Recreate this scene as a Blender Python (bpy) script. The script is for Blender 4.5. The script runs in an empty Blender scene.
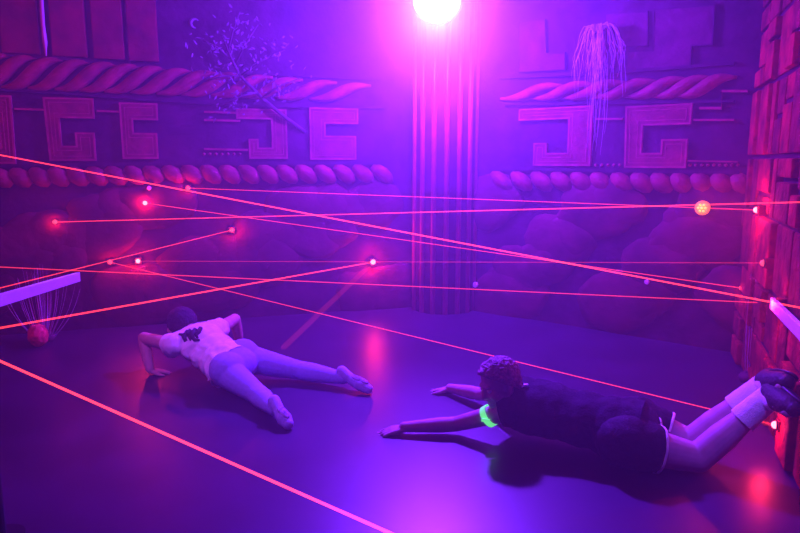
import bpy, bmesh, math, random
from mathutils import Vector, Matrix, noise
from mathutils.bvhtree import BVHTree
random.seed(7)
S = bpy.context.scene
COL = S.collection
V = Vector
# ------------------------------------------------------------------ camera
F = 640.0
PITCH = math.radians(9.4)
EYE = V((0, 0, 1.2))
cp, sp_ = math.cos(PITCH), math.sin(PITCH)
FWD, UP, RIGHT = V((0, cp, -sp_)), V((0, sp_, cp)), V((1, 0, 0))
cam_d = bpy.data.cameras.new('camera')
cam_d.sensor_width = 36.0
cam_d.lens = 36.0 * F / 800.0
cam_d.clip_start = 0.02
cam = bpy.data.objects.new('camera', cam_d)
COL.objects.link(cam)
cam.location = EYE
cam.rotation_euler = (math.pi / 2 - PITCH, 0, 0)
S.camera = cam

def ray(px, py):
    return (RIGHT * ((px - 400) / F) + UP * (-(py - 266.5) / F) + FWD)
def P(px, py, z):                     # pixel + height above the floor
    d = ray(px, py)
    return EYE + d * ((z - EYE.z) / d.z)
def PY(px, py, Y):                    # pixel + distance into the room
    d = ray(px, py)
    return EYE + d * (Y / d.y)

# ------------------------------------------------------------------ materials
def mat(name, col, rough=0.7, spec=0.3, noise_scale=None, noise_amt=0.35, bump=0.0, bump_scale=60, metal=0.0,
        emit=None, emit_s=0.0):
    m = bpy.data.materials.new(name)
    m.use_nodes = True
    nt = m.node_tree
    b = nt.nodes['Principled BSDF']
    b.inputs['Base Color'].default_value = (*col, 1)
    b.inputs['Roughness'].default_value = rough
    b.inputs['Specular IOR Level'].default_value = spec
    b.inputs['Metallic'].default_value = metal
    if emit:
        b.inputs['Emission Color'].default_value = (*emit, 1)
        b.inputs['Emission Strength'].default_value = emit_s
    tc = nt.nodes.new('ShaderNodeTexCoord')
    if noise_scale:
        n = nt.nodes.new('ShaderNodeTexNoise')
        n.inputs['Scale'].default_value = noise_scale
        n.inputs['Detail'].default_value = 5
        r = nt.nodes.new('ShaderNodeValToRGB')
        k = noise_amt
        r.color_ramp.elements[0].position = 0.3
        r.color_ramp.elements[1].position = 0.7
        r.color_ramp.elements[0].color = (*[c * (1 - k) for c in col], 1)
        r.color_ramp.elements[1].color = (*[min(1, c * (1 + k)) for c in col], 1)
        nt.links.new(tc.outputs['Object'], n.inputs['Vector'])
        nt.links.new(n.outputs['Fac'], r.inputs['Fac'])
        nt.links.new(r.outputs['Color'], b.inputs['Base Color'])
    if bump:
        n2 = nt.nodes.new('ShaderNodeTexNoise')
        n2.inputs['Scale'].default_value = bump_scale
        n2.inputs['Detail'].default_value = 4
        bp = nt.nodes.new('ShaderNodeBump')
        bp.inputs['Strength'].default_value = bump
        bp.inputs['Distance'].default_value = 0.02
        nt.links.new(tc.outputs['Object'], n2.inputs['Vector'])
        nt.links.new(n2.outputs['Fac'], bp.inputs['Height'])
        nt.links.new(bp.outputs['Normal'], b.inputs['Normal'])
    return m

def beam_mat(name, col, s):
    m = bpy.data.materials.new(name)
    m.use_nodes = True
    nt = m.node_tree
    nt.nodes.clear()
    o = nt.nodes.new('ShaderNodeOutputMaterial')
    e = nt.nodes.new('ShaderNodeEmission')
    e.inputs['Color'].default_value = (*col, 1)
    e.inputs['Strength'].default_value = s
    t = nt.nodes.new('ShaderNodeBsdfTransparent')
    a = nt.nodes.new('ShaderNodeAddShader')
    nt.links.new(e.outputs[0], a.inputs[0])
    nt.links.new(t.outputs[0], a.inputs[1])
    nt.links.new(a.outputs[0], o.inputs['Surface'])
    m.cycles.emission_sampling = 'NONE'
    return m

M = {
    'floor': mat('dark_floor', (0.034, 0.017, 0.054), 0.38, 0.6, 3.0, 0.25, 0.015, 30),
    'wall': mat('wall_paint', (0.05, 0.011, 0.038), 0.85, 0.1, 6, 0.4, 0.3, 25),
    'ceiling': mat('black_ceiling', (0.02, 0.015, 0.025), 0.9, 0.1, 5, 0.3),
    'relief': mat('relief_red', (0.19, 0.022, 0.04), 0.7, 0.2, 9, 0.35, 0.3, 40),
    'edge': mat('relief_edge', (0.3, 0.05, 0.085), 0.7, 0.2, 12, 0.3),
    'groove': mat('dark_groove', (0.05, 0.015, 0.04), 0.9, 0.1, 8, 0.3),
    'panel': mat('panel_paint', (0.085, 0.014, 0.05), 0.8, 0.15, 9, 0.35, 0.3, 40),
    'rope': mat('rope_red', (0.22, 0.028, 0.045), 0.65, 0.25, 10, 0.35, 0.3, 50),
    'rock': mat('rock_red', (0.09, 0.012, 0.03), 0.8, 0.2, 5, 0.45, 0.4, 14),
    'board': mat('board_red', (0.14, 0.012, 0.02), 0.75, 0.2, 7, 0.45, 0.4, 18),
    'block': mat('block_red', (0.27, 0.016, 0.014), 0.85, 0.15, 9, 0.6, 0.9, 22),
    'block2': mat('block_dark_red', (0.16, 0.01, 0.012), 0.85, 0.15, 9, 0.6, 0.9, 22),
    'mortar': mat('block_gap', (0.06, 0.012, 0.03), 0.9, 0.1, 8, 0.3),
    'column': mat('column_red', (0.4, 0.05, 0.2), 0.4, 0.5, 7, 0.2),
    'column_dark': mat('column_violet', (0.09, 0.02, 0.09), 0.7, 0.2, 7, 0.3),
    'black': mat('black_metal', (0.012, 0.012, 0.014), 0.5, 0.4, 30, 0.2),
    'pale': mat('pale_strand', (0.45, 0.42, 0.55), 0.6, 0.3, 20, 0.2),
    'twig': mat('twig', (0.09, 0.04, 0.08), 0.8, 0.2, 20, 0.3),
    'leaf': mat('pale_leaf', (0.16, 0.13, 0.2), 0.7, 0.3, 30, 0.3),
    'grass': mat('grass_blade', (0.4, 0.32, 0.5), 0.7, 0.2, 20, 0.3),
    'white': mat('white_plastic', (0.82, 0.82, 0.86), 0.5, 0.4, 20, 0.05),
    'bulb': mat('red_bulb', (0.75, 0.08, 0.12), 0.6, 0.3, 20, 0.4, 0.4, 40),
    'skin': mat('skin', (0.62, 0.4, 0.36), 0.55, 0.35, 25, 0.1, 0.05, 200),
    'skin_boy': mat('skin_boy', (0.48, 0.32, 0.40), 0.55, 0.35, 25, 0.1, 0.05, 200),
    'shirt_white': mat('white_cotton', (0.95, 0.9, 0.88), 0.9, 0.1, 40, 0.08, 0.2, 300),
    'legging': mat('pale_legging', (0.34, 0.34, 0.66), 0.8, 0.15, 60, 0.08, 0.1, 300),
    'slipper': mat('pale_slipper', (0.42, 0.38, 0.66), 0.8, 0.15, 60, 0.15, 0.2, 200),
    'sole': mat('grip_sole', (0.34, 0.26, 0.42), 0.8, 0.2, 70, 0.5, 0.4, 150),
    'hair_dark': mat('dark_hair', (0.04, 0.022, 0.05), 0.6, 0.3, 60, 0.4, 0.6, 120),
    'hair_brown': mat('brown_hair', (0.26, 0.17, 0.24), 0.6, 0.3, 60, 0.4, 0.6, 120),
    'tee_dark': mat('dark_tee', (0.022, 0.018, 0.03), 0.9, 0.15, 30, 0.3, 0.3, 120),
    'shorts': mat('dark_shorts', (0.02, 0.016, 0.026), 0.8, 0.2, 30, 0.3, 0.3, 120),
    'sock': mat('white_sock', (0.82, 0.95, 1.0), 0.9, 0.1, 60, 0.06, 0.4, 250),
    'shoe': mat('dark_shoe', (0.02, 0.018, 0.025), 0.6, 0.3, 40, 0.3, 0.3, 90),
    'trim': mat('white_trim', (0.85, 0.83, 0.88), 0.8, 0.2, 30, 0.05),
    'eye': mat('eye_white', (0.8, 0.8, 0.8), 0.3, 0.5, 30, 0.05),
    'glow': mat('green_glow', (0.2, 0.8, 0.25), 0.5, 0.3, 30, 0.1, emit=(0.16, 1.0, 0.24), emit_s=0.85),
    'lens': mat('laser_lens', (0.2, 0.01, 0.01), 0.5, 0.2, emit=(1.0, 0.12, 0.17), emit_s=7.0),
    'lens_dim': mat('laser_lens_dim', (0.2, 0.01, 0.01), 0.5, 0.2, emit=(1.0, 0.05, 0.10), emit_s=2.0),
    'orange': mat('orange_disc_glow', (0.8, 0.2, 0.05), 0.5, 0.3, 60, 0.6, emit=(1.0, 0.13, 0.02), emit_s=1.5),  # emission stands in for laser light scattered by the disc
    'yellow': mat('yellow_facet_glow', (0.9, 0.6, 0.1), 0.5, 0.3, emit=(1.0, 0.4, 0.03), emit_s=1.3),  # same laser scatter, put in as emission on the facets
    'lamp': mat('lamp_lens', (0.9, 0.8, 1), 0.3, 0.3, emit=(0.55, 0.3, 1.0), emit_s=14.0),
}

# ------------------------------------------------------------------ helpers
def tag(o, label=None, cat=None, group=None, kind=None):
    if label: o['label'] = label
    if cat: o['category'] = cat
    if group: o['group'] = group
    if kind: o['kind'] = kind
    return o
def empty(name, loc, label, cat, group=None):
    o = bpy.data.objects.new(name, None)
    o.empty_display_size = 0.1
    COL.objects.link(o)
    o.location = loc
    return tag(o, label, cat, group)
def place(o, parent):
    """parent a world-space built object under its thing, keeping its place"""
    if parent is not None:
        o.parent = parent
        bpy.context.view_layer.update()
        o.matrix_parent_inverse = parent.matrix_world.inverted()
def obj(name, bm, m, parent=None, smooth=False):
    me = bpy.data.meshes.new(name)
    bmesh.ops.recalc_face_normals(bm, faces=bm.faces[:])
    bm.to_mesh(me)
    bm.free()
    return mobj(name, me, m, parent, smooth)
def mobj(name, me, m, parent=None, smooth=False):
    o = bpy.data.objects.new(name, me)
    COL.objects.link(o)
    if m: me.materials.append(m)
    if smooth:
        for p in me.polygons: p.use_smooth = True
    place(o, parent)
    return o
def add_box(bm, c, sx, sy, sz, R=None, bevel=0.0):
    t = bmesh.new()
    bmesh.ops.create_cube(t, size=1)
    for v in t.verts: v.co = V((v.co.x * sx, v.co.y * sy, v.co.z * sz))
    if bevel: bmesh.ops.bevel(t, geom=t.edges[:], offset=bevel, segments=2, affect='EDGES', profile=0.6)
    mm = Matrix.Translation(c) @ (R.to_4x4() if R else Matrix())
    bmesh.ops.transform(t, matrix=mm, verts=t.verts)
    merge(bm, t)
def merge(bm, t):
    me = bpy.data.meshes.new('tmp')
    t.to_mesh(me); t.free()
    bm.from_mesh(me)
    bpy.data.meshes.remove(me)
def frame(d):
    d = d.normalized()
    a = V((0, 0, 1)) if abs(d.z) < 0.9 else V((1, 0, 0))
    x = a.cross(d).normalized()
    y = d.cross(x)
    return x, y, d
def add_tube(bm, pts, radii, n=8, cap=True):
    if not hasattr(radii, '__len__'): radii = [radii] * len(pts)
    rings = []
    x = None
    for i, p in enumerate(pts):
        d = (pts[min(i + 1, len(pts) - 1)] - pts[max(i - 1, 0)]).normalized()
        if x is None: x, y, _ = frame(d)
        else:
            x = (x - d * x.dot(d)).normalized(); y = d.cross(x)
        rings.append([bm.verts.new(p + (x * math.cos(a) + y * math.sin(a)) * radii[i])
                      for a in [2 * math.pi * k / n for k in range(n)]])
    for a, b in zip(rings, rings[1:]):
        for k in range(n): bm.faces.new((a[k], a[(k + 1) % n], b[(k + 1) % n], b[k]))
    if cap:
        bm.faces.new(rings[0][::-1]); bm.faces.new(rings[-1])
def add_ball(bm, c, r, R=None, sub=3):
    t = bmesh.new()
    bmesh.ops.create_icosphere(t, subdivisions=sub, radius=1)
    rr = r if hasattr(r, '__len__') else (r, r, r)
    for v in t.verts: v.co = V((v.co.x * rr[0], v.co.y * rr[1], v.co.z * rr[2]))
    mm = Matrix.Translation(c) @ (R.to_4x4() if R else Matrix())
    bmesh.ops.transform(t, matrix=mm, verts=t.verts)
    merge(bm, t)
def basis(x, y, z):
    return Matrix((x, y, z)).transposed()

# ------------------------------------------------------------------ room
CORNER = V((0.339, 5.30)); LEFT_END = V((-3.4, 4.12)); RCORNER = V((2.12, 3.90)); RNEAR = V((2.12 - 0.375 * 2.4, 1.5))
H = 2.75
class Wall:
    def __init__(s, a, b):
        s.a, s.b = a, b
        d = (b - a); s.len = d.length; d.normalize()
        s.d = V((d.x, d.y, 0))
        n = V((d.y, -d.x, 0))
        if n.dot(V((0 - a.x, 2.0 - a.y, 0))) < 0: n = -n
        s.n = n
        s.o = V((a.x, a.y, 0))
    def pt(s, u, z, d=0.0): return s.o + s.d * u + s.n * d + V((0, 0, z))
    def px(s, x, y, d=0.0):
        r = ray(x, y)
        t = (s.o + s.n * d - EYE).dot(s.n) / r.dot(s.n)
        p = EYE + r * t
        return (p - s.o).dot(s.d), p.z
    def R(s): return basis(s.d, s.n, V((0, 0, 1)))
WL = Wall(LEFT_END, CORNER); WB = Wall(CORNER, RCORNER); WR = Wall(RCORNER, RNEAR)

def wall_obj(name, pts2):
    """solid wall following 2-D points, 0.15 thick outward"""
    bm = bmesh.new()
    for a, b in zip(pts2, pts2[1:]):
        w = Wall(a, b)
        c = w.pt(w.len / 2, H / 2, -0.075)
        add_box(bm, c, w.len, 0.15, H, w.R())
    o = obj(name, bm, M['wall'])
    return tag(o, kind='structure')
wl = wall_obj('wall_back_left', [LEFT_END, CORNER])
wb = wall_obj('wall_back_right', [CORNER, RCORNER])
wr = wall_obj('wall_right', [RCORNER, RNEAR, V((1.22, -1.2))])
ws = wall_obj('wall_left', [V((-3.4, -1.2)), LEFT_END])
bm = bmesh.new(); add_box(bm, V((-0.5, 2.1, -0.05)), 6.6, 7.0, 0.1); tag(obj('floor', bm, M['floor']), kind='structure')
bm = bmesh.new(); add_box(bm, V((-0.5, 2.1, H + 0.05)), 6.6, 7.0, 0.1); tag(obj('ceiling', bm, M['ceiling']), kind='structure')

def add_prism(bm, w, poly, d0, d1, bevel=0.0):
    t = bmesh.new()
    f = [t.verts.new(w.pt(u, z, d0)) for u, z in poly]
    g = [t.verts.new(w.pt(u, z, d1)) for u, z in poly]
    n = len(poly)
    t.faces.new(f); t.faces.new(g[::-1])
    for i in range(n): t.faces.new((f[i], g[i], g[(i + 1) % n], f[(i + 1) % n]))
    bmesh.ops.recalc_face_normals(t, faces=t.faces[:])
    merge(bm, t)
def add_strip(bm, w, poly, width, d0, d1, closed=True):
    """painted outline following a polygon edge"""
    n = len(poly)
    for i in range(n if closed else n - 1):
        a, b = V(poly[i]), V(poly[(i + 1) % n])
        dd = (b - a)
        if dd.length < 1e-5: continue
        dd.normalize(); nn = V((-dd.y, dd.x)) * (width / 2)
        a2, b2 = a - dd * width / 2, b + dd * width / 2
        add_prism(bm, w, [tuple(a2 - nn), tuple(b2 - nn), tuple(b2 + nn), tuple(a2 + nn)], d0, d1 + random.uniform(-.0004, .0004))

def key_relief(w, x0, y0, x1, y1, shape, parent):
    """stepped fret carved on the wall, corner pixels given"""
    cx, cy = (x0 + x1) / 2, (y0 + y1) / 2
    u0, u1 = w.px(x0, cy)[0], w.px(x1, cy)[0]
    z1, z0 = w.px(cx, y0)[1], w.px(cx, y1)[1]
    poly = [(u0 + (u1 - u0) * a, z1 + (z0 - z1) * b) for a, b in shape]
    bm = bmesh.new(); add_prism(bm, w, poly, -0.01, 0.022)
    o = obj('key_relief', bm, M['relief'], parent)
    bm = bmesh.new()
    add_strip(bm, w, poly, 0.012, 0.0, 0.026)
    area2 = sum(poly[i - 1][0] * poly[i][1] - poly[i][0] * poly[i - 1][1] for i in range(len(poly)))
    sg = 1 if area2 > 0 else -1
    inner = []
    for i in range(len(poly)):
        a, b, c = V(poly[i - 1]), V(poly[i]), V(poly[(i + 1) % len(poly)])
        e1, e2 = (b - a).normalized(), (c - b).normalized()
        n1, n2 = V((-e1.y, e1.x)) * sg, V((-e2.y, e2.x)) * sg
        inner.append(tuple(b + (n1 + n2) / max(.35, 1 + n1.dot(n2)) * .026))
    add_strip(bm, w, inner, 0.005, 0.0, 0.025)
    obj('painted_edge', bm, M['edge'], o)
# shapes in unit box (x right, y down): G opening to the right, and its mirror
G = [(0, 0), (1, 0), (1, .3), (.27, .3), (.27, .78), (.6, .78), (.6, .56), (.97, .56), (.97, 1), (.03, 1)]
GM = [(1 - a, b) for a, b in G]
Gin = [(0, 0), (1, 0), (1, .28), (.3, .28), (.3, .55), (.95, .55), (.95, 1), (.0, 1)]
J = [(.0, .62), (.22, .62), (.22, .8), (.62, .8), (.62, .18), (-.3, .18), (-.3, 0), (1, 0), (1, 1), (0, 1)]
key_relief(WL, -38, 96, 14, 163, GM, wl)
key_relief(WL, 47, 99, 95, 160, G, wl)
key_relief(WL, 122, 104, 158, 158, Gin, wl)
key_relief(WL, 249, 110, 286, 158, J, wl)
key_relief(WL, 310, 109, 357, 159, Gin, wl)
key_relief(WB, 536, 108, 592, 165, J, wb)
key_relief(WB, 626, 106, 690, 167, G, wb)
# narrow raised bands (horizontal mouldings above and below the frets)
def band(w, pts, hpx, m, parent, name='moulding', d=0.02):
    bm = bmesh.new()
    for (xa, ya), (xb, yb) in zip(pts, pts[1:]):
        a0, a1 = w.px(xa, ya), w.px(xa, ya + hpx); b0, b1 = w.px(xb, yb), w.px(xb, yb + hpx)
        add_prism(bm, w, [a0, b0, b1, a1], -0.01, d)
    return obj(name, bm, m, parent)
band(WL, [(-40, 86), (60, 92), (170, 100), (260, 105), (385, 106)], 2.5, M['groove'], wl)
band(WL, [(15, 108), (46, 109)], 2, M['edge'], wl); band(WL, [(97, 110), (121, 111)], 2, M['edge'], wl)
band(WL, [(204, 111), (240, 112)], 2, M['edge'], wl); band(WL, [(204, 119), (240, 120)], 2, M['edge'], wl)
band(WL, [(204, 148), (248, 149)], 2, M['edge'], wl)
band(WL, [(-40, 50), (60, 57), (160, 66), (260, 72), (380, 78)], 3, M['groove'], wl)
band(WB, [(505, 103), (600, 102), (735, 100)], 2.5, M['groove'], wb)
band(WB, [(500, 76), (600, 72), (735, 62)], 3, M['groove'], wb)
band(WB, [(596, 118), (624, 118)], 2, M['edge'], wb); band(WB, [(694, 119), (735, 119)], 2, M['edge'], wb)
band(WB, [(688, 160), (738, 161)], 1.6, M['edge'], wb)
band(WB, [(700, 107), (722, 107), (722.5, 90), (748, 90)], 2.5, M['edge'], wb)
band(WL, [(-40, 165), (60, 163), (385, 161)], 3, M['groove'], wl)
band(WB, [(500, 167), (600, 169), (740, 171)], 3, M['groove'], wb)
# small studs
for w, par, xs, y in ((WL, wl, range(204, 244, 6), 154), (WB, wb, list(range(596, 622, 6)) + list(range(684, 740, 6)), 165)):
    bm = bmesh.new()
    for x in xs:
        u, z = w.px(x, y); add_ball(bm, w.pt(u, z, 0.004), 0.011, sub=2)
    obj('stud_row', bm, M['edge'], par, True)

def add_swoosh(bm, w, x, yt, yb, wid, thick):
    """one S-shaped strand of the rope border"""
    pts, rad = [], []
    for i in range(17):
        t = i / 16
        s = t * t * (3 - 2 * t); s = s * s * (3 - 2 * s)
        xx = x - wid * .2 + wid * 1.4 * t
        yy = yb + (yt - yb) * s
        u, z = w.px(xx, yy)
        pts.append(w.pt(u, z, 0.006))
        rad.append(thick * (0.22 + 0.78 * math.sin(math.pi * min(max(t, .02), .98)) ** 1.3))
    add_tube(bm, pts, rad, 10)
def rope(w, parent, xs, top, bot, wid, thick):
    bm = bmesh.new()
    for x in xs: add_swoosh(bm, w, x, top(x), bot(x), wid, thick)
    return obj('rope_border', bm, M['rope'], parent, True)
rope(WL, wl, [-42, -16, 10, 37, 64, 88, 113, 139, 165, 190, 220, 250, 284, 318], lambda x: 59 + x * .085, lambda x: 87 + x * .038, 44, 0.046)
rope(WB, wb, [510, 541, 572, 603, 634, 660, 682], lambda x: 86 - (x - 510) * .05, lambda x: 99 - (x - 510) * .02, 46, 0.044)
# lower twisted border: fat leaning lobes
def lobes(w, parent, xs, yf):
    bm = bmesh.new()
    for x in xs:
        y = yf(x)
        a = w.pt(*w.px(x - 10, y - 8), 0.0); b = w.pt(*w.px(x + 10, y + 8), 0.0)
        add_tube(bm, [a, a.lerp(b, .2), a.lerp(b, .5), a.lerp(b, .8), b], [.02, .05, .062, .05, .02], 10)
    return obj('twisted_border', bm, M['rope'], parent, True)
lobes(WL, wl, range(-36, 392, 19), lambda x: 176 + (8 if x < 0 else 0) - min(x, 200) * .02 + 2)
lobes(WB, wb, range(502, 745, 20), lambda x: 181 + (x - 502) * .012)

# painted boulders on the lower wall
def boulders(w, parent, n, x0, x1, y0, y1, sc):
    bm = bmesh.new()
    for i in range(n):
        for _ in range(1):
            x, y = x0 + (x1 - x0) * ((i * 0.618034) % 1), y0 + (y1 - y0) * ((i * 0.7548) % 1)
        u, z = w.px(x, y)
        r = random.uniform(.7, 1.25) * sc
        if z < r * .5: z = r * .5
        t = bmesh.new()
        bmesh.ops.create_icosphere(t, subdivisions=3, radius=1)
        ph = random.uniform(0, 50)
        for v in t.verts:
            k = 1 + .25 * noise.noise(v.co * 1.4 + V((ph, ph, 0)))
            v.co *= k
            v.co = V((v.co.x * r * 1.25, v.co.y * .05, v.co.z * r))
        bmesh.ops.transform(t, matrix=Matrix.Translation(w.pt(u, z, 0.0)) @ w.R().to_4x4() @ Matrix.Rotation(random.uniform(-.6, .6), 4, 'Y'), verts=t.verts)
        merge(bm, t)
    return obj('boulder_relief', bm, M['rock'], parent, True)
boulders(WL, wl, 34, -40, 400, 200, 305, .19)
boulders(WB, wb, 22, 490, 742, 203, 320, .19)
# upright boards, top of the back-left wall
for xa, xb in ((-60, -8), (2, 40), (52, 87), (93, 124), (128, 158)):
    bm = bmesh.new()
    u0, u1 = WL.px(xa, 40)[0], WL.px(xb, 40)[0]
    z0 = WL.px((xa + xb) / 2, 53 + max(0, (xa + 20)) * .06)[1]
    add_box(bm, WL.pt((u0 + u1) / 2, (z0 + H - .02) / 2, 0.01), u1 - u0, 0.05, H - .02 - z0, WL.R(), .008)
    obj('upright_board', bm, M['board'], wl)
# stepped panels, top of the back-right wall
def panel(w, parent, pxs, d=0.02):
    bm = bmesh.new()
    poly = [w.px(x, y) for x, y in pxs]
    add_prism(bm, w, poly, -0.01, d)
    o = obj('stepped_panel', bm, M['panel'], parent)
    bm = bmesh.new(); add_strip(bm, w, poly, 0.008, 0, d + .003); obj('painted_edge', bm, M['groove'], o)
panel(WB, wb, [(655, 10), (715, 6), (713, 45), (692, 46), (691, 66), (628, 70), (628, 52), (654, 51)])
panel(WB, wb, [(520, 22), (546, 20), (547, 54), (566, 53), (566, 70), (520, 72)])
panel(WB, wb, [(606, 14), (648, 12), (648, 46), (606, 48)], .012)
# big stone blocks of the right wall (relief blocks, dark gaps between)
rowz = [0, .30, .58, .92, 1.22, 1.60, 1.92, 2.3, 2.74]
def block(a, b, z0, z1):
    a, b = max(a, .012), min(b, WR.len)
    if b - a < .06: return
    bm = bmesh.new()
    g, dpt = .022, random.choice((.026, .034, .05))
    add_box(bm, WR.pt((a + b) / 2, (z0 + z1) / 2 + .001, dpt / 2 - .012), b - a - g, dpt, z1 - z0 - g, WR.R(), .01)
    obj('stone_block', bm, M['block' if random.random() < .65 else 'block2'], wr)
for r in range(len(rowz) - 1):
    u = random.uniform(-.3, -.05)
    while u < WR.len:
        wdt = random.uniform(.16, .42)
        z0, z1 = rowz[r], rowz[r + 1]
        k = random.random()
        if k < .35:
            zm = z0 + (z1 - z0) * random.choice((.35, .5, .65)); block(u, u + wdt, z0, zm); block(u, u + wdt, zm, z1)
        elif k < .55:
            um = u + wdt * random.choice((.35, .6)); block(u, um, z0, z1); block(um, u + wdt, z0, z1)
        else: block(u, u + wdt, z0, z1)
        u += wdt
bm = bmesh.new(); add_box(bm, WR.pt(WR.len / 2, H / 2, -.002), WR.len - .01, .012, H - .01, WR.R()); obj('block_backing', bm, M['mortar'], wr)

# fluted column in the back corner
cc = V((0.355, 5.13, 0))
bm = bmesh.new()
add_tube(bm, [cc + V((0, 0.05, 0.001)), cc + V((0, 0.05, H - .001))], .26, 40)
colo = obj('corner_column', bm, M['column_dark'], None, True)
tag(colo, 'dark fluted corner column with pink upright ribs below the bright lamp', 'column')
for i in range(7):
    a = math.radians(-90 + (i - 3) * 22)
    p = cc + V((0, 0.05, 0)) + V((math.cos(a), math.sin(a), 0)) * .258
    bm = bmesh.new(); add_tube(bm, [p + V((0, 0, .002)), p + V((0, 0, H - .002))], .021, 14)
    obj('rib', bm, M['column'], colo, True)

# ------------------------------------------------------------------ lamp
lp = PY(437, -2, 4.55)
aim = (V((-0.1, 1.2, 0.3)) - lp).normalized()
lx, ly, lz = frame(aim)
lamp = empty('stage_lamp', V((lp.x, lp.y, H)), 'round stage lamp shining white and pink high above the corner column', 'lamp')
bm = bmesh.new()
add_tube(bm, [lp - aim * .19, lp - aim * .17, lp - aim * .02, lp + aim * .02, lp + aim * .021], [.08, .15, .165, .175, .165], 32)
obj('housing', bm, M['black'], lamp, True)
bm = bmesh.new(); add_tube(bm, [lp + aim * .022, lp + aim * .03], [.16, .15], 32); obj('lens', bm, M['lamp'], lamp)
bm = bmesh.new()
top = V((lp.x, lp.y, H)) - V((aim.x, aim.y, 0)) * .1
side = V((aim.y, -aim.x, 0)).normalized()
mid = lp - aim * .09
yk = [mid + side * .18, mid + side * .19 + V((0, 0, .20)), mid + side * .05 + V((0, 0, .24)), mid - side * .05 + V((0, 0, .24)), mid - side * .19 + V((0, 0, .20)), mid - side * .18]
add_tube(bm, yk, .012, 8)
add_tube(bm, [mid + V((0, 0, .22)), V((mid.x, mid.y, H))], .014, 8)
obj('yoke', bm, M['black'], lamp, True)

# ------------------------------------------------------------------ laser emitters and beams
RED = (1.0, 0.02, 0.07)
def light(name, kind, loc, col, power, radius=.02, **kw):
    d = bpy.data.lights.new(name, kind)
    d.color = col; d.energy = power
    if kind == 'POINT' or kind == 'SPOT': d.shadow_soft_size = radius
    for k, v in kw.items(): setattr(d, k, v)
    o = bpy.data.objects.new(name, d); COL.objects.link(o); o.location = loc
    return o
def emitter(w, px, py, label, glow, bright=True, r=.016, standoff=.0):
    u, z = w.px(px, py, .05 + standoff)
    root = empty('laser_emitter', w.pt(u, z, standoff), label, 'laser', 'laser emitters on the walls')
    bm = bmesh.new(); add_box(bm, w.pt(u, z, .02 + standoff), .048, .055, .048, w.R(), .006); obj('housing', bm, M['block' if w is WR else 'groove'], root)
    bm = bmesh.new(); add_tube(bm, [w.pt(u, z, .045 + standoff), w.pt(u, z, .052 + standoff)], r * 1.35, 16); obj('bezel', bm, M['black'], root)
    bm = bmesh.new(); add_ball(bm, w.pt(u, z, .052 + standoff), r, sub=2); obj('lens', bm, M['lens' if bright else 'lens_dim'], root, True)
    p = w.pt(u, z, .055 + standoff)
    if glow: light('laser_glow', 'POINT', w.pt(u, z, .085 + standoff), RED, glow, .02)
    return p
eA = emitter(WL, 55, 222, 'laser emitter furthest left on the mural wall, just above the grass', 1.2, False)
eB = emitter(WL, 145, 203, 'bright laser emitter on the mural wall, left of and below the topmost one', 3)
eC = emitter(WL, 188, 188, 'topmost laser emitter on the mural wall, just under the twisted border', 1.2, False)
eD = emitter(WL, 110, 262, 'dim laser emitter low on the mural wall, left one of a close pair', 1.0, False)
eE = emitter(WL, 138, 261, 'bright laser emitter low on the mural wall, right one of a close pair', 4)
eF = emitter(WL, 232, 230, 'laser emitter on the mural wall above the person in white', 2.2, False)
eG = emitter(WL, 373, 262, 'brightest laser emitter, left of the corner column with a red streak on the floor below', 9, True, .02)
eH = emitter(WR, 776, 303, 'laser emitter at the far end of the white wall strip on the right', 2.2)
eI = emitter(WR, 776, 425, 'laser emitter low on the right wall beneath the raised shoes', 2.5)
eJ = emitter(WR, 757, 210, 'laser emitter making a pink glow high on the block wall', 8)
eK = emitter(WR, 764, 263, 'small dim laser emitter midway up the block wall', .6, False)
eL = emitter(WB, 742, 288, 'small dim laser emitter by the right back corner', .6, False)

def hit_left(a, b, X=-3.38):
    t = (X - a.x) / (b.x - a.x); return a + (b - a) * t
n_beam = 0
def beam(a, b, s, r, label):
    global n_beam
    n_beam += 1
    bm = bmesh.new(); add_tube(bm, [a, b], r * .56, 8)
    o = obj('laser_beam', bm, beam_mat('beam_light_%d' % n_beam, (1.0, .035, .035), s), None, True)
    tag(o, label, 'laser beam', 'red laser beams crossing the room')
    o.visible_shadow = True
# B1 long one falling to the right, off frame both sides
b1l = PY(0, 155, 3.1)
b1r = WR.pt(*WR.px(806, 309, .05), .045)
beam(hit_left(b1r, b1l), b1r, 1.25, .0052, 'bright laser beam falling from the upper left edge to the strip on the right wall')
beam(eC, eJ, .7, .0045, 'upper laser beam, nearly level, from the topmost emitter to the pink glow')
beam(eA, WR.pt(*WR.px(803, 202, .05), .045), .9, .005, 'laser beam rising gently rightward from the furthest left emitter')
beam(eB, eL, .8, .0045, 'laser beam sloping down from the bright upper left emitter to the back corner')
b5 = PY(-20, 293, 3.4)
beam(eF, hit_left(eF, b5), .9, .0048, 'short laser beam rising from the left edge to the emitter above the person in white')
b6l = PY(0, 267, 3.2)
b6r = WR.pt(*WR.px(756, 302.5, .05), .045)
beam(hit_left(b6r, b6l), b6r, .65, .0042, 'thin laser beam from the left edge, almost level, ending low at the right corner')
beam(eD, eI, .75, .0042, 'long laser beam passing over the boy down to the emitter by the shoes')
beam(eE, eK, .3, .0038, 'faint level laser beam from the bright low emitter across the whole room')
b9 = PY(0, 328, 3.0)
beam(eG, hit_left(eG, b9), 1.1, .0085, 'laser beam from the brightest emitter down to the left edge')
beam(eG, P(283, 348, .01), .07, .032, 'faint wide laser beam from the brightest emitter to the floor')
f0, f1 = PY(0, 361, 1.55), PY(390, 533, 1.12)
fd = (f1 - f0)
tr = (1.15 - f0.x) / fd.x
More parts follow.
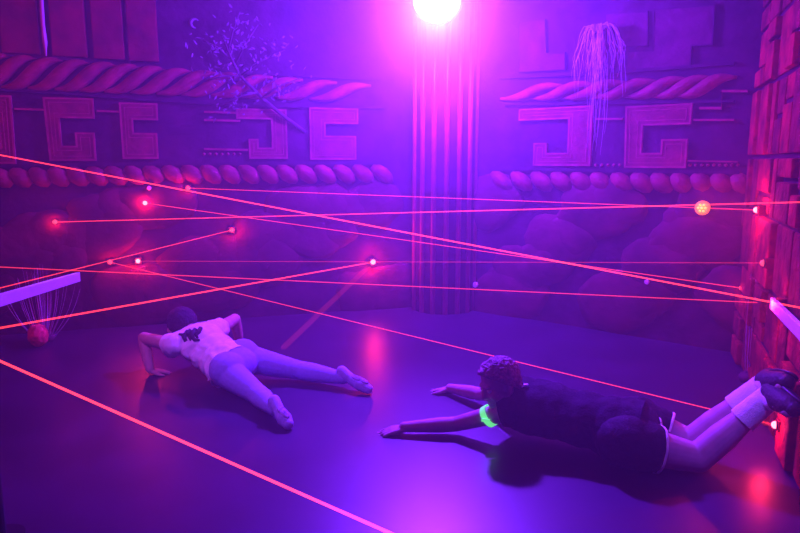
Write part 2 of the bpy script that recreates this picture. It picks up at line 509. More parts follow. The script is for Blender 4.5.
beam(hit_left(f0, f1), f0 + fd * tr, 1.5, .0052, 'thick nearest laser beam crossing the bottom left foreground')

# disc near the right corner; laser light on it put in as emission
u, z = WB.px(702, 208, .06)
dl = empty('laser_lit_disc', WB.pt(u, z, 0), 'orange round disc lit by a laser on the back wall near the right corner', 'light')
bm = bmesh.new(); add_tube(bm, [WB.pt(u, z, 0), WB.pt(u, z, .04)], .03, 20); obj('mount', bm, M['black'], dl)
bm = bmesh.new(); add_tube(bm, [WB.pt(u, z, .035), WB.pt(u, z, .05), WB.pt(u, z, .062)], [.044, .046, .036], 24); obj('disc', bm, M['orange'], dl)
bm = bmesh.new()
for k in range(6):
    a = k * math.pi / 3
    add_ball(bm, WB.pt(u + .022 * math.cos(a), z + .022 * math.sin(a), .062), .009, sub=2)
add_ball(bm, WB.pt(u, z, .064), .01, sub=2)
obj('facet_cluster', bm, M['yellow'], dl, True)
light('added_disc_glow', 'POINT', WB.pt(u, z, .1), (1, .15, .05), .5, .03)  # added point light for the laser scatter off the disc

# white strips
r0 = WR.pt(*WR.px(771, 303, .06), .055); r1 = WR.pt(*WR.px(815, 348, .06), .055)
bm = bmesh.new()
add_box(bm, (r0 + r1) / 2 + V((0, 0, 0)), (r1 - r0).length, .018, .05, basis((r1 - r0).normalized(), WR.n, WR.n.cross((r1 - r0).normalized())), .003)
tag(obj('wall_strip', bm, M['white'], wr), 'white strip')
e0, e1 = PY(78, 277, 2.75), PY(-30, 309, 1.85)
rail = empty('guard_rail', V((e1.x, e1.y, 0)), 'white flat rail reaching in from the left edge in front of the grass', 'rail')
dd = (e1 - e0).normalized()
bm = bmesh.new(); bx = dd.cross(V((0, 0, 1))).normalized()
add_box(bm, (e0 + e1) / 2, (e1 - e0).length, .02, .04, basis(dd, bx, bx.cross(dd) * -1 if bx.cross(dd).z < 0 else bx.cross(dd)), .003)
obj('bar', bm, M['white'], rail)
bm = bmesh.new(); pb = e1 - dd * .03; add_tube(bm, [V((pb.x, pb.y, .012)), pb], .018, 12); obj('post', bm, M['black'], rail)
bm = bmesh.new(); add_tube(bm, [V((pb.x, pb.y, 0)), V((pb.x, pb.y, .015))], .07, 20); obj('foot', bm, M['black'], rail)

# solid white discs built in place of out-of-focus dust glints
for w, x, y, r, lab in ((WB, 475.5, 285, .022, 'pale round dot low on the wall right of the column'),
                        (WB, 647, 282, .016, 'small pale round dot low on the right back wall'),
                        (WL, 149, 188, .016, 'small pink dot under the twisted border left of the topmost emitter')):
    u, z = w.px(x, y, .05)
    bm = bmesh.new(); add_tube(bm, [w.pt(u, z, .0), w.pt(u, z, .056), w.pt(u, z, .062)], [r * .8, r, r * .8], 20)
    tag(obj('dust_orb', bm, M['white'], None, False), lab, 'dust spot', 'round dust orbs set on the back walls')
# crescent glint, built as a solid pale tube
u, z = WL.px(195, 23, .03)
bm = bmesh.new()
pts = [WL.pt(u + .03 * math.cos(a), z + .03 * math.sin(a), .012) for a in [math.radians(40 + 14 * k) for k in range(18)]]
add_tube(bm, pts, [.003 + .010 * math.sin(math.pi * k / 17) for k in range(18)], 8)
tag(obj('crescent_glint', bm, M['leaf'], None, True), 'small pale crescent glint high on the mural wall', 'ornament')

# ------------------------------------------------------------------ plants
def blade(bm, p, tip, bend, r):
    pts = [p.lerp(tip, t) + bend * (math.sin(math.pi * t) * .5 + t * t * .5) for t in [k / 7 for k in range(8)]]
    add_tube(bm, pts, [r * (1 - .85 * k / 7) for k in range(8)], 4)
def grass(base, n, h, spread, label, lean=V((0, 0, 0)), seed=1):
    rr = random.Random(seed)
    root = empty('grass_clump', base, label, 'plant')
    bm = bmesh.new()
    for i in range(n):
        a = rr.uniform(0, 2 * math.pi); s = rr.uniform(.05, 1)
        p = base + V((math.cos(a), math.sin(a) * .6, 0)) * .05 * s
        tip = base + V((math.cos(a) * spread * s, math.sin(a) * spread * .5 * s, h * rr.uniform(.6, 1.05))) + lean
        blade(bm, p, tip, V((math.cos(a), math.sin(a) * .5, -.35)) * spread * .35 * s, rr.uniform(.0025, .004))
    obj('blades', bm, M['grass'], root, True)
    bm = bmesh.new(); add_ball(bm, base + V((0, 0, .025)), (.075, .06, .04), sub=3); obj('tuft_base', bm, M['twig'], root, True)
g0 = P(44, 341, 0)
grass(g0, 46, .50, .26, 'tall thin grass clump at the left edge behind the white rail', seed=3)
g1 = P(752, 382, 0)
grass(g1, 26, .72, .07, 'thin grass clump standing against the block wall behind the raised feet', seed=5)
# red round bulb by the grass
bb = P(39, 346, .0)
bm = bmesh.new()
t = bmesh.new(); bmesh.ops.create_icosphere(t, subdivisions=4, radius=1)
for v in t.verts:
    k = 1 + .12 * noise.noise(v.co * 3.0); v.co = V((v.co.x * .062 * k, v.co.y * .06 * k, v.co.z * .075 * k))
bmesh.ops.transform(t, matrix=Matrix.Translation(bb + V((0, 0, .073))), verts=t.verts); merge(bm, t)
tag(obj('decor_stone', bm, M['bulb'], None, True), 'small round reddish stone on the floor before the left grass', 'stone')
# hanging fibre plant
u, z = WB.px(596, 34, .12)
hp = WB.pt(u, z, .10)
root = empty('hanging_plant', WB.pt(u, z, 0), 'pale fibre plant drooping in thin strands from the right back wall', 'plant')
rr = random.Random(11)
bm = bmesh.new()
for i in range(60):
    a = rr.uniform(0, 2 * math.pi); s = rr.uniform(.15, 1)
    out = (WB.d * math.cos(a) * .2 + WB.n * math.sin(a) * .075) * s
    drop = rr.uniform(.35, .95) if s < .45 else rr.uniform(.2, .5)
    pts = []
    for k in range(10):
        t_ = k / 9
        pts.append(hp + out * min(1, t_ * 1.8) ** .7 + V((0, 0, .10 * math.sin(min(1, t_ * 2.2) * math.pi) * (1 - .3 * s) - drop * max(0, t_ - .12) ** 1.3)) + WB.d * .01 * math.sin(k + i))
    add_tube(bm, pts, [.0026 - .0018 * k / 9 for k in range(10)], 4)
obj('strands', bm, M['pale'], root, True)
bm = bmesh.new(); add_ball(bm, hp - WB.n * .02, (.03, .03, .03), sub=2); add_tube(bm, [WB.pt(u, z, -.005), hp], .008, 8); obj('hook', bm, M['twig'], root, True)
# leafy branch on the mural wall
def wp(x, y, d): return WL.pt(*WL.px(x, y, d), d)
root = empty('leafy_branch', wp(300, 128, 0), 'leafy branch with pale leaves hanging across the mural wall', 'plant')
bm = bmesh.new()
trunk = [wp(305, 132, -.005), wp(283, 116, .05), wp(262, 98, .06), wp(240, 76, .07), wp(232, 60, .08), wp(222, 36, .08)]
add_tube(bm, trunk, [.016, .015, .013, .011, .009, .005], 8)
twigs = []
for (a, b) in (((240, 76), (285, 50)), ((235, 65), (258, 25)), ((232, 60), (202, 40)), ((240, 76), (204, 82)), ((262, 98), (300, 78)), ((228, 50), (240, 12)), ((258, 92), (218, 108))):
    p, q = wp(*a, .07), wp(*b, .09)
    add_tube(bm, [p, p.lerp(q, .5) + V((0, 0, .02)), q], [.008, .006, .003], 6); twigs.append((p, q))
obj('branch', bm, M['twig'], root, True)
bm = bmesh.new()
for i in range(260):
    p, q = twigs[i % len(twigs)]
    c = p.lerp(q, rr.uniform(.15, 1.05)) + WL.d * rr.gauss(0, .06) + V((0, 0, rr.gauss(0, .06))) + WL.n * rr.uniform(-.02, .05)
    R = Matrix.Rotation(rr.uniform(0, 6.28), 3, 'Y') @ Matrix.Rotation(rr.uniform(-.9, .9), 3, 'X')
    L, Wd = rr.uniform(.010, .022), rr.uniform(.004, .008)
    vs = [bm.verts.new(c + (WL.R() @ R) @ V(q_)) for q_ in ((-L, 0, 0), (-L * .3, .003, Wd), (L * .5, .002, Wd * .8), (L, 0, 0), (L * .5, .002, -Wd * .8), (-L * .3, .003, -Wd))]
    bm.faces.new(vs)
lf = obj('leaves', bm, M['leaf'], root)
sm = lf.modifiers.new('thick', 'SOLIDIFY'); sm.thickness = .002
# pale streamer between the boards
bm = bmesh.new()
pts = [wp(41, -14, .055), wp(42, 10, .05), wp(43, 25, .055), wp(45, 42, .05), wp(46, 56, .055)]
pts = [V((pts[0].x, pts[0].y, H - .001))] + pts
for a, b in zip(pts, pts[1:]):
    pass
add_tube(bm, pts, [.006, .009, .013, .012, .014, .004], 6)
tag(obj('streamer', bm, M['pale'], None, True), 'pale ribbon streamer hanging down between two red boards', 'streamer')

# ------------------------------------------------------------------ people
def cone(bm, a, ra, b, rb):
    add_ball(bm, a, ra, sub=2 if ra < .02 else 3); add_ball(bm, b, rb, sub=2 if rb < .02 else 3)
    L = (b - a).length
    if L < 1e-4: return
    n = 20 if ra > .02 else 12
    add_tube(bm, [a, b], [ra, rb], n)
def chain(bm, pts, rad, inf=0.0):
    for i in range(len(pts) - 1): cone(bm, pts[i], rad[i] + inf, pts[i + 1], rad[i + 1] + inf)
def remesh(bm, voxel, smooth=5, wrinkle=0.0, wscale=12):
    me = bpy.data.meshes.new('raw'); bm.to_mesh(me); bm.free()
    o = bpy.data.objects.new('raw', me); COL.objects.link(o)
    m = o.modifiers.new('r', 'REMESH'); m.mode = 'VOXEL'; m.voxel_size = voxel; m.use_smooth_shade = True
    if smooth:
        s = o.modifiers.new('s', 'SMOOTH'); s.factor = .5; s.iterations = smooth
    dg = bpy.context.evaluated_depsgraph_get(); dg.update()
    ev = o.evaluated_get(dg)
    out = bpy.data.meshes.new_from_object(ev)
    bpy.data.objects.remove(o); bpy.data.meshes.remove(me)
    if wrinkle:
        nn = [v.normal.copy() for v in out.vertices]
        for v, n in zip(out.vertices, nn):
            c = v.co * wscale
            v.co = v.co + n * wrinkle * (noise.noise(V((c.x, c.y * 1.0, c.z * 1.6))) + .5 * noise.noise(c * 2.3))
    for p in out.polygons: p.use_smooth = True
    return out
def cut(me, point, normal, centre, radius, pred=None):
    """open a hem: drop what lies beyond the plane near 'centre'"""
    bm = bmesh.new(); bm.from_mesh(me)
    bmesh.ops.bisect_plane(bm, geom=bm.verts[:] + bm.edges[:] + bm.faces[:], plane_co=point, plane_no=normal)
    kill = [f for f in bm.faces if (f.calc_center_median() - point).dot(normal) > 0 and (f.calc_center_median() - centre).length < radius and (pred is None or pred(f.calc_center_median()))]
    bmesh.ops.delete(bm, geom=kill, context='FACES')
    bm.to_mesh(me); bm.free()
    for p in me.polygons: p.use_smooth = True
def solid(o, t):
    m = o.modifiers.new('thickness', 'SOLIDIFY'); m.thickness = t; m.offset = 1
def floor_clamp(me, z0=.002):
    for v in me.vertices:
        if v.co.z < z0: v.co.z = z0 + (z0 - v.co.z) * .02
def hem_band(me, point, normal, centre, radius, width, off, name, m, parent, pred):
    bm = bmesh.new(); bm.from_mesh(me)
    bmesh.ops.bisect_plane(bm, geom=bm.verts[:] + bm.edges[:] + bm.faces[:], plane_co=point - normal * width, plane_no=normal)
    kill = [f for f in bm.faces if (f.calc_center_median() - point).dot(normal) < -width or (f.calc_center_median() - centre).length > radius or not pred(f.calc_center_median())]
    bmesh.ops.delete(bm, geom=kill, context='FACES')
    bm.normal_update()
    nn = [v.normal.copy() for v in bm.verts]
    for v, n in zip(bm.verts, nn): v.co += n * off
    me2 = bpy.data.meshes.new(name); bm.to_mesh(me2); bm.free()
    o = mobj(name, me2, m, parent, True); solid(o, .003)
    return o
def hand(bm, wrist, d, up, thumb, s=1.0, curl=.18, spread=.16):
    """d along the hand, up = back of the hand, thumb = +1/-1 along up x d"""
    d = d.normalized(); sd = up.cross(d).normalized() * thumb; up = d.cross(sd).normalized() * (1 if d.cross(sd).dot(up) > 0 else -1)
    palm = .062 * s
    offs = [.026, .009, -.008, -.024]
    lens = [.052, .060, .055, .043]
    for i in range(4):
        k = wrist + d * (palm - (.004 if i in (0, 2) else .010 if i == 3 else 0)) + sd * offs[i] * s
        cone(bm, wrist + sd * offs[i] * .55 * s, .0125 * s, k, .0115 * s)
        dirn = (d + sd * (1.2 - i * .8) * spread).normalized()
        p = k; r = .0088 * s
        ang = curl * .4
        for j, fr in enumerate((.45, .31, .24)):
            dv = (dirn * math.cos(ang) - up * math.sin(ang)).normalized()
            q = p + dv * lens[i] * fr * s
            cone(bm, p, r, q, r * .9)
            p = q; r *= .9; ang += curl
    t0 = wrist + d * .016 * s + sd * .020 * s
    t1 = t0 + (d * .55 + sd * .8 - up * .15).normalized() * .032 * s
    t2 = t1 + (d * .85 + sd * .5 - up * .1).normalized() * .024 * s
    t3 = t2 + (d * 1.0 + sd * .25 - up * .15).normalized() * .019 * s
    chain(bm, [t0, t1, t2, t3], [.012 * s, .0105 * s, .0095 * s, .0075 * s])
def head(bm, c, f, up, s):
    f = f.normalized(); sd = up.cross(f).normalized(); up = f.cross(sd).normalized()
    R = basis(sd, f, up)
    at = lambda x, y, z: c + (sd * x + f * y + up * z) * s
    add_ball(bm, at(0, -.012, .022), (.072 * s, .092 * s, .082 * s), R)
    add_ball(bm, at(0, .022, -.035), (.056 * s, .062 * s, .072 * s), R)
    add_ball(bm, at(0, .055, -.082), (.026 * s, .022 * s, .020 * s), R)          # chin
    cone(bm, at(0, .078, .0), .009 * s, at(0, .096, -.034), .0135 * s)              # nose
    cone(bm, at(-.014, .082, -.036), .008 * s, at(.014, .082, -.036), .008 * s)
    cone(bm, at(-.03, .072, .014), .012 * s, at(.03, .072, .014), .012 * s)         # brow
    cone(bm, at(-.014, .078, -.057), .0075 * s, at(.014, .078, -.057), .0075 * s)   # lips
    for k in (-1, 1):
        add_ball(bm, at(k * .07, -.008, -.012), (.010 * s, .019 * s, .031 * s), R)
        add_ball(bm, at(k * .036, .058, -.03), (.022 * s, .022 * s, .024 * s), R)   # cheeks
    return at, R

def at_cam(me, px, py):
    bv = BVHTree.FromPolygons([v.co for v in me.vertices], [p.vertices for p in me.polygons])
    loc, n, _, _ = bv.ray_cast(EYE, ray(px, py).normalized())
    return loc, n

# ---- child in white, crawling away on bent arms
def girl():
    shL, shR = P(174, 345, .205), P(217, 330, .225)
    elL, elR = P(144, 338, .19), P(235, 319, .22)
    wrL, wrR = P(150, 369, .035), P(240, 345, .035)
    hpL, hpR = P(227, 372, .12), P(243, 358, .13)
    knL, knR = P(256, 393, .065), P(298, 370, .066)
    anL, anR = P(275, 409, .055), P(343, 378, .055)
    toL, toR = P(288, 424, .026), P(368, 389, .028)
    ch = (shL + shR) / 2; pv = (hpL + hpR) / 2
    sp = (ch - pv).normalized()
    lat = (shR - shL).normalized()
    upv = lat.cross(sp); upv = upv if upv.z > 0 else -upv
    upv.normalize()
    R = basis(lat, sp, upv)
    nk = ch + sp * .045 + V((0, 0, .02))
    hd = ch + sp * .155 + V((0, 0, .005))
    T = lambda t: pv.lerp(ch, t)
    def torso(bm, i=0.0):
        add_ball(bm, T(-.02) + V((0, 0, .0)), (.115 + i, .10 + i, .088 + i), R)
        add_ball(bm, T(.25), (.104 + i, .11 + i, .08 + i), R)
        add_ball(bm, T(.5), (.100 + i, .11 + i, .078 + i), R)
        add_ball(bm, T(.76), (.118 + i, .10 + i, .085 + i), R)
        add_ball(bm, T(.93), (.135 + i, .07 + i, .07 + i), R)
        chain(bm, [shL, ch, shR], [.05, .062, .05], i)
    def arm(bm, a, b, c, i=0.0):
        chain(bm, [a, a.lerp(b, .35), b], [.043, .039, .034], i); chain(bm, [b, b.lerp(c, .3), c], [.034, .034, .025], i)
    def leg(bm, a, b, c, i=0.0):
        chain(bm, [a, a.lerp(b, .4), b], [.078, .066, .047], i); chain(bm, [b, b.lerp(c, .35), c], [.047, .047, .029], i)
    def foot(bm, a, t, i=0.0):
        d = (t - a).normalized()
        heel = a - d * .008 + V((0, 0, .036))
        cone(bm, a, .030 + i, heel, .026 + i)
        chain(bm, [heel, a.lerp(t, .35) + V((0, 0, .012)), a.lerp(t, .75) + V((0, 0, .006)), t], [.026, .025, .032, .023], i)
    bm = bmesh.new()
    torso(bm)
    arm(bm, shL, elL, wrL); arm(bm, shR, elR, wrR)
    fl = V((sp.x, sp.y, -.0)).normalized()
    hand(bm, wrL + V((0, 0, -.012)), fl * .4 + V((1.0, 0.1, -.12)), V((0, 0, 1)), -1, .95)
    hand(bm, wrR + V((0, 0, -.012)), fl + V((.1, 0, -.12)), V((0, 0, 1)), 1, .92)
    for b_ in (hpL, hpR): add_ball(bm, b_ + V((0, 0, .015)), .086)
    leg(bm, hpL, knL, anL); leg(bm, hpR, knR, anR)
    foot(bm, anL, toL, -.003); foot(bm, anR, toR, -.003)
    cone(bm, nk, .042, hd - sp * .03, .042)
    f = (sp + V((0, 0, -.25))).normalized()
    at, Rh = head(bm, hd, f, (upv + sp * .3).normalized(), .93)
    me = remesh(bm, .0042, 4); floor_clamp(me)
    body = mobj('person', me, M['skin'])
    tag(body, 'child in white top and pale leggings crawling away on bent arms', 'person')
    # hair
    bm = bmesh.new(); sdh = Rh.col[0]; fh = Rh.col[1]; uh = Rh.col[2]
    add_ball(bm, at(0, -.02, .028), (.082, .094, .088), Rh); add_ball(bm, at(0, -.05, -.02), (.07, .06, .075), Rh)
    for k in range(9):
        a = -1 + k * .25
        p = at(.05 * a, -.08, -.01)
        chain(bm, [p, p - sp * .05 + V((0, 0, .01)) + lat * .02 * a, p - sp * .10 + lat * .045 * a + V((0, 0, -.012))], [.018, .015, .005])
    hm = remesh(bm, .005, 3, .004, 45)
    cut(hm, at(0, .055, 0), fh, at(0, .07, -.04), .09)
    mobj('hair', hm, M['hair_dark'], body)
    # eyes
    bm = bmesh.new()
    bm.free()
    for k in (-1, 1):
        bm = bmesh.new(); add_ball(bm, at(k * .028, .070, -.006), .010, sub=2); obj('eye', bm, M['eye'], body, True)
    # shirt: short sleeves, hem over the hips
    bm = bmesh.new(); torso(bm, .011)
    for a, b in ((shL, elL), (shR, elR)):
        d = (b - a).normalized(); chain(bm, [a, a + d * .05, a + d * .10 + V((0, 0, -.012))], [.054, .060, .064]); cone(bm, a + V((0, 0, -.02)), .045, a + d * .08 + V((-.0, 0, -.055)), .034)
    for q, (w_, dz, th) in ((.0, (.158, -.02, .112)), (.15, (.148, -.018, .102)), (.35, (.135, -.018, .094)), (.55, (.136, -.016, .09)), (.78, (.142, -.012, .09))):
        add_ball(bm, T(q) + V((0, 0, dz)), (w_, .085, th), R)
    sm_ = remesh(bm, .006, 6, .008, 15)
    hp_ = T(.04); cut(sm_, hp_, (-sp + lat * .1).normalized(), pv, .4)
    for a, b in ((shL, elL), (shR, elR)):
        d = (b - a).normalized(); cut(sm_, a + d * .045, (d + V((0, 0, -.15))).normalized(), a + d * .13, .15)
    cut(sm_, nk + sp * .012, sp, nk + sp * .05, .12)
    floor_clamp(sm_, .006)
    so = mobj('shirt', sm_, M['shirt_white'], body); solid(so, .003)
    # curls of hair lying on the upper back
    for pxs in (((196, 330), (193, 334), (189, 337), (191, 341)), ((201, 329), (199, 333), (196, 336), (198, 339)), ((191, 331), (187, 335), (183, 336), (179, 335)), ((194, 332), (192, 337), (195, 341), (200, 341)), ((188, 332), (184, 338), (186, 342))):
        pts = [at_cam(sm_, *q)[0] for q in pxs]
        pts = [q + V((0, -.004, .007)) for q in pts if q is not None]
        if len(pts) > 1:
            bm = bmesh.new(); add_tube(bm, pts, [.012, .013, .010, .006][:len(pts)], 8); obj('hair_curl', bm, M['hair_dark'], body, True)
    # leggings
    bm = bmesh.new()
    add_ball(bm, T(-.02), (.122, .107, .095), R); add_ball(bm, T(.18), (.110, .08, .084), R)
    for b_ in (hpL, hpR): add_ball(bm, b_ + V((0, 0, .015)), .092)
    leg(bm, hpL, knL, anL, .005); leg(bm, hpR, knR, anR, .005)
    lm = remesh(bm, .005, 8, .001, 30); floor_clamp(lm, .003)
    mobj('leggings', lm, M['legging'], body)
    # bow of the waist tie
    bm = bmesh.new(); p = P(212, 373, .10)
    for dx in (V((.02, .0, .012)), V((.022, -.01, -.012)), V((-.008, -.015, -.018))): chain(bm, [p, p + dx, p + dx * 1.7], [.006, .009, .004])
    obj('waist_tie', bm, M['shirt_white'], body, True)
    for a, t in ((anL, toL), (anR, toR)):
        bm = bmesh.new(); foot(bm, a, t, .003)
        fm = remesh(bm, .0035, 3); floor_clamp(fm, .002)
        s_ = mobj('slipper', fm, M['slipper'], body)
        # sole pad on the upward facing underside
        d = (t - a).normalized(); sd = d.cross(V((0, 0, 1))).normalized(); n = sd.cross(d)
        n = n if n.z > 0 else -n
        bm = bmesh.new(); c = a.lerp(t, .62) + n * .024 + V((0, 0, .006))
        add_ball(bm, c, (.022, (t - a).length * .38, .015), basis(sd, d, n)); add_ball(bm, a - d * .012 + V((0, 0, .046)) - n * .0, (.017, .017, .018), basis(sd, d, n))
        obj('sole', bm, M['sole'], s_, True)
girl()

# ---- boy, face down, arms stretched forward, feet raised behind him
def boy():
    shN, shF = P(508, 411, .15), P(519, 391, .175)
    elN, elF = P(456, 424, .05), P(480, 394, .06)
    wrN, wrF = P(404, 427, .034), P(450, 388, .034)
    hpN, hpF = P(622, 441, .115), P(632, 420, .125)
    knN, knF = P(698, 458, .062), P(690, 443, .066)
    anN, anF = P(770, 396, .335), P(764, 385, .345)
    ch, pv = (shN + shF) / 2, (hpN + hpF) / 2
    sp = (ch - pv).normalized()
    lat = (shF - shN).normalized()
    upv = lat.cross(sp); upv = upv if upv.z > 0 else -upv
    upv.normalize(); lat = sp.cross(upv).normalized()
    if lat.dot(shF - shN) < 0: lat = -lat
    R = basis(lat, sp, upv)
    T = lambda t: pv.lerp(ch, t)
    hd = P(498, 383, .262)
    nk = ch + sp * .05 + V((0, 0, .05))
    def torso(bm, i=0.0):
        add_ball(bm, T(-.03), (.128 + i, .11 + i, .098 + i), R)
        add_ball(bm, T(.22), (.118 + i, .12 + i, .088 + i), R)
        add_ball(bm, T(.5), (.118 + i, .12 + i, .088 + i), R)
        add_ball(bm, T(.78), (.138 + i, .12 + i, .096 + i), R)
        for q in (.09, .36, .64, .88): add_ball(bm, T(q), (.128 + i, .11 + i, .094 + i), R)
        add_ball(bm, T(.97), (.135 + i, .07 + i, .078 + i), R)
        chain(bm, [shN, ch, shF], [.056, .072, .056], i)
    def arm(bm, a, b, c, i=0.0):
        chain(bm, [a, a.lerp(b, .35), b], [.047, .040, .033], i); chain(bm, [b, b.lerp(c, .3), c], [.033, .034, .023], i)
    def thigh(bm, a, b, i=0.0): chain(bm, [a, a.lerp(b, .45), b], [.082, .073, .055], i)
    def shank(bm, b, c, i=0.0): chain(bm, [b, b.lerp(c, .35), b.lerp(c, .75), c], [.055, .054, .038, .033], i)
    bm = bmesh.new(); torso(bm)
    arm(bm, shN, elN, wrN); arm(bm, shF, elF, wrF)
    hand(bm, wrN + V((0, 0, -.008)), (wrN - elN) + V((0, .0, -.03)), V((0, 0, 1)), -1, 1.0, .12)
    hand(bm, wrF + V((0, 0, -.008)), (wrF - elF) + V((-.02, 0, -.03)), V((0, 0, 1)), 1, 1.0, .15)
    for b_ in (hpN, hpF): add_ball(bm, b_ + V((0, 0, .004)), .088)
    thigh(bm, hpN, knN); thigh(bm, hpF, knF); shank(bm, knN, anN); shank(bm, knF, anF)
    # feet
    toes = []
    for a, q in ((anN, P(812, 432, .335)), (anF, P(815, 388, .47))):
        d = (q - a).normalized(); toes.append(d)
        chain(bm, [a, a + d * .07, a + d * .15], [.033, .030, .022])
    cone(bm, nk - sp * .03, .054, hd - V((-.03, 0, .05)), .052)
    f = V((-1, -.5, -.28)).normalized()
    up0 = V((-.22, 0, 1)); up0 = (up0 - f * up0.dot(f)).normalized()
    at, Rh = head(bm, hd, f, up0, .90)
    me = remesh(bm, .0042, 4); floor_clamp(me)
    body = mobj('person', me, M['skin_boy'])
    tag(body, 'boy in dark shirt and shorts lying face down with arms stretched forward', 'person')
    # hair
    bm = bmesh.new()
    add_ball(bm, at(0, -.014, .032), (.080, .098, .085), Rh); add_ball(bm, at(0, -.05, -.005), (.073, .062, .075), Rh)
    for k in range(14):
        a = (k - 6.5) / 6.5
        p = at(.055 * a, .055 - .02 * abs(a), .085 - .02 * abs(a)); chain(bm, [p, p + Rh.col[1] * .022 + Rh.col[2] * .004], [.015, .006])
    hm = remesh(bm, .0045, 3, .005, 50)
    cut(hm, at(0, .035, .035), (Rh.col[1] * .75 - Rh.col[2]).normalized(), at(0, .04, -.04), .3)
    mobj('hair', hm, M['hair_brown'], body)
    bm = bmesh.new()
    bm.free()
    for k in (-1, 1):
        bm = bmesh.new(); add_ball(bm, at(k * .03, .071, -.004), .0105, sub=2); obj('eye', bm, M['eye'], body, True)
    # tee
    bm = bmesh.new(); torso(bm, .014)
    chain(bm, [shN, shN + (elN - shN).normalized() * .06], [.064, .062]); chain(bm, [shF, shF + (elF - shF).normalized() * .06], [.064, .062])
    for q_, w_ in ((-.12, .158), (.0, .156), (.12, .152)): add_ball(bm, T(q_), (w_, .11, w_ - .034), R)
    tm = remesh(bm, .006, 10, .006, 14)
    cut(tm, T(-.10), -sp, pv - sp * .15, .4)
    for a, b in ((shN, elN), (shF, elF)):
        d = (b - a).normalized(); q0 = a + d * .02; cut(tm, q0, d, a + d * .08, .14, lambda c: ((c - a) - d * (c - a).dot(d)).length < .074)
    cut(tm, nk + sp * .02, (sp + V((0, 0, .5))).normalized(), nk + sp * .05, .085)
    floor_clamp(tm, .005)
    to = mobj('shirt', tm, M['tee_dark'], body); solid(to, .003)
    loc, n = at_cam(tm, 523, 387)
    if loc is None: loc, n = T(.95) + V((0, 0, .1)), V((0, 0, 1))
    n = n if n.dot(EYE - loc) > 0 else -n
    x, y, zz = frame(n)
    bm = bmesh.new()
    for k in range(3):
        q = V((-.012 + k * .012, 0, 0)); add_box(bm, loc + zz * .006 + RIGHT * q.x + V((0, 0, .006 * (k - 1))), .012, .02, .004, basis(x, y, zz), .001)
    obj('logo', bm, M['trim'], to)
    # shorts with white hem
    bm = bmesh.new()
    add_ball(bm, T(-.03), (.145, .125, .112), R)
    for b_ in (hpN, hpF): add_ball(bm, b_ + V((0, 0, .004)) - sp * .02, .100)
    thigh(bm, hpN, knN, .018); thigh(bm, hpF, knF, .018)
    sm_ = remesh(bm, .006, 22, .006, 15)
    hems = []
    def seg(c, a, b):
        t = max(0, min(1, (c - a).dot(b - a) / (b - a).length_squared)); return (c - a.lerp(b, t)).length
    def near_leg(a, b):
        o_ = (hpF, knF) if a is hpN else (hpN, knN)
        return lambda c: seg(c, a, b) < seg(c, *o_)
    for a, b, q_ in ((hpN, knN, .50), (hpF, knF, .62)):
        d = (b - a).normalized(); p = a.lerp(b, q_); hems.append((p, d, b)); cut(sm_, p, d, b, .4, near_leg(a, b))
    floor_clamp(sm_, .004)
    so = mobj('shorts', sm_, M['shorts'], body); solid(so, .003)
    for (p, d, b), pr_ in zip(hems, (near_leg(hpN, knN), near_leg(hpF, knF))): hem_band(sm_, p, d, p, .14, .009, .003, 'hem_trim', M['trim'], so, pr_)
    # socks, shoes
    for (k, a), d in zip(((knN, anN), (knF, anF)), toes):
        s0 = k.lerp(a, .62)
        bm = bmesh.new(); chain(bm, [s0 - (a - k).normalized() * .03, k.lerp(a, .8), a], [.050, .045, .041])
        chain(bm, [a, a + d * .05], [.041, .038])
        km = remesh(bm, .0045, 5, .0008, 40)
        cut(km, s0, -(a - k).normalized(), s0 - (a - k).normalized() * .05, .09)
        ko = mobj('sock', km, M['sock'], body); solid(ko, .003)
        # shoe
        x = (a - k).normalized()
        back = (x - d * x.dot(d)).normalized()      # direction of the sole
        bm = bmesh.new()
        hl = a + x * .018 - d * .014
        chain(bm, [a + d * .012 - back * .0 + x * .012, a + d * .07 + back * .012, a + d * .135 + back * .018, a + d * .165 + back * .02], [.049, .046, .04, .028])
        cone(bm, hl, .042, hl + back * .02, .04)
        shm = remesh(bm, .005, 4)
        sh = mobj('shoe', shm, M['shoe'], body)
        bm = bmesh.new(); lt = d.cross(back).normalized()
        add_ball(bm, a + d * .075 + back * .052, (.036, .115, .014), basis(lt, d, back)); obj('sole', bm, M['black'], sh, True)
        bm = bmesh.new()
        for q in range(4):
            c = a + d * (.035 + .022 * q) - back * (.032 - .004 * q)
            cone(bm, c - lt * .02, .0035, c + lt * .02, .0035)
        obj('laces', bm, M['trim'], sh, True)
    # green glow band round the near upper arm
    c = shN.lerp(elN, .35); d = (elN - shN).normalized()
    x, y, zz = frame((d + V((.0, .1, -.35))).normalized())
    bm = bmesh.new()
    rings = 40
    for k in range(rings):
        pass
    pr = [( .0, -.013), (.004, -.013), (.004, .013), (.0, .013)]
    vs = [[bm.verts.new(c + (x * math.cos(2 * math.pi * k / rings) + y * math.sin(2 * math.pi * k / rings)) * (.0435 + a) + zz * b) for a, b in pr] for k in range(rings)]
    for k in range(rings):
        A, B = vs[k], vs[(k + 1) % rings]
        for j in range(4): bm.faces.new((A[j], A[(j + 1) % 4], B[(j + 1) % 4], B[j]))
    low = max(range(rings), key=lambda k: (EYE - vs[k][1].co).normalized().dot((x * math.cos(2 * math.pi * k / rings) + y * math.sin(2 * math.pi * k / rings))) - 6 * vs[k][1].co.z)
    e = vs[low][1].co.copy(); tg = (V((-1, 0, .15)))
    add_box(bm, e + V((-.012, -.002, -.002)), .036, .006, .014, basis(tg.normalized(), V((0, 1, 0)), tg.normalized().cross(V((0, 1, 0)))), .001)
    obj('arm_band', bm, M['glow'], body)
boy()

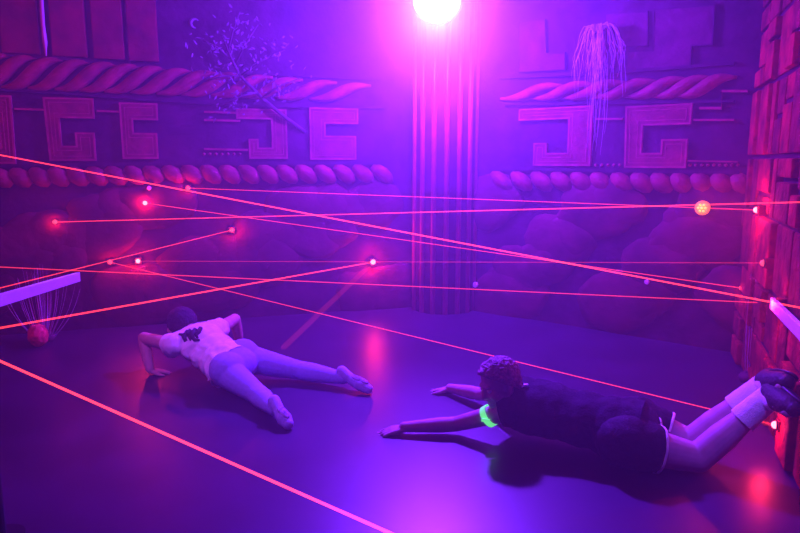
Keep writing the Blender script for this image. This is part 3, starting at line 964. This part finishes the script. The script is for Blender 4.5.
# ------------------------------------------------------------------ lights and haze
VIO = (0.175, 0.016, 1.0)
light('stage_lamp_light', 'POINT', lp + aim * .10, VIO, 1000, .08)
sl = light('stage_lamp_beam', 'SPOT', lp + aim * .12, VIO, 1200, .08, spot_size=math.radians(70), spot_blend=1.0)
sl.rotation_euler = (V((.15, 1.9, 0)) - lp).to_track_quat('-Z', 'Y').to_euler()
# added dim red fill from unseen sources on each side
def area(name, loc, target, col, power, size):
    o = light(name, 'AREA', loc, col, power)
    o.data.shape = 'DISK'; o.data.size = size
    o.rotation_euler = (V(target) - V(loc)).to_track_quat('-Z', 'Y').to_euler()
    return o
area('red_wash_left', (-2.2, 2.2, 2.6), (-2.2, 4.3, 1.7), (1, .02, .10), 26, .3)
area('red_wash_right', (0.8, 2.75, 1.7), (2.0, 3.0, 1.2), (1, .02, .08), 5, .3)

for nm, loc, tgt, pw, ang in (('violet_fill_left', (-1.5, 1.6, 2.7), (-.85, 3.2, 0), 340, 40), ('violet_fill_right', (0.5, 1.2, 2.7), (1.32, 2.3, .3), 260, 22)):  # added unseen violet fill on the girl and the boy's feet
    o = light(nm, 'SPOT', loc, (.2, .06, 1.0), pw, .1, spot_size=math.radians(ang), spot_blend=1.0)
    o.rotation_euler = (V(tgt) - V(loc)).to_track_quat('-Z', 'Y').to_euler()

w = bpy.data.worlds.new('World'); S.world = w
w.use_nodes = True
nt = w.node_tree
bg = nt.nodes['Background']
bg.inputs['Color'].default_value = (0.02, 0.0, 0.06, 1); bg.inputs['Strength'].default_value = 0.0
vs = nt.nodes.new('ShaderNodeVolumeScatter')
# haze: thin in the room, extra density round the lamp imitating its bloom
geo = nt.nodes.new('ShaderNodeNewGeometry')
dist = nt.nodes.new('ShaderNodeVectorMath'); dist.operation = 'DISTANCE'
dist.inputs[1].default_value = lp + aim * .1
nt.links.new(geo.outputs['Position'], dist.inputs[0])
def mth(op, a, b):
    n = nt.nodes.new('ShaderNodeMath'); n.operation = op
    for k, q in enumerate((a, b)):
        if isinstance(q, (int, float)): n.inputs[k].default_value = q
        else: nt.links.new(q, n.inputs[k])
    return n.outputs[0]
q = mth('DIVIDE', dist.outputs['Value'], 0.65)
g = mth('POWER', 2.71828, mth('MULTIPLY', mth('MULTIPLY', q, q), -1.0))
nt.links.new(mth('ADD', mth('MULTIPLY', g, 0.33), 0.046), vs.inputs['Density'])
w.cycles.volume_step_size = 0.12
vs.inputs['Anisotropy'].default_value = 0.55
vs.inputs['Color'].default_value = (1, 1, 1, 1)
nt.links.new(vs.outputs[0], nt.nodes['World Output'].inputs['Volume'])

S.view_settings.view_transform = 'Standard'
S.view_settings.look = 'None'
S.view_settings.gamma = 1.0
S.view_settings.exposure = 0.0
S.view_settings.use_curve_mapping = False
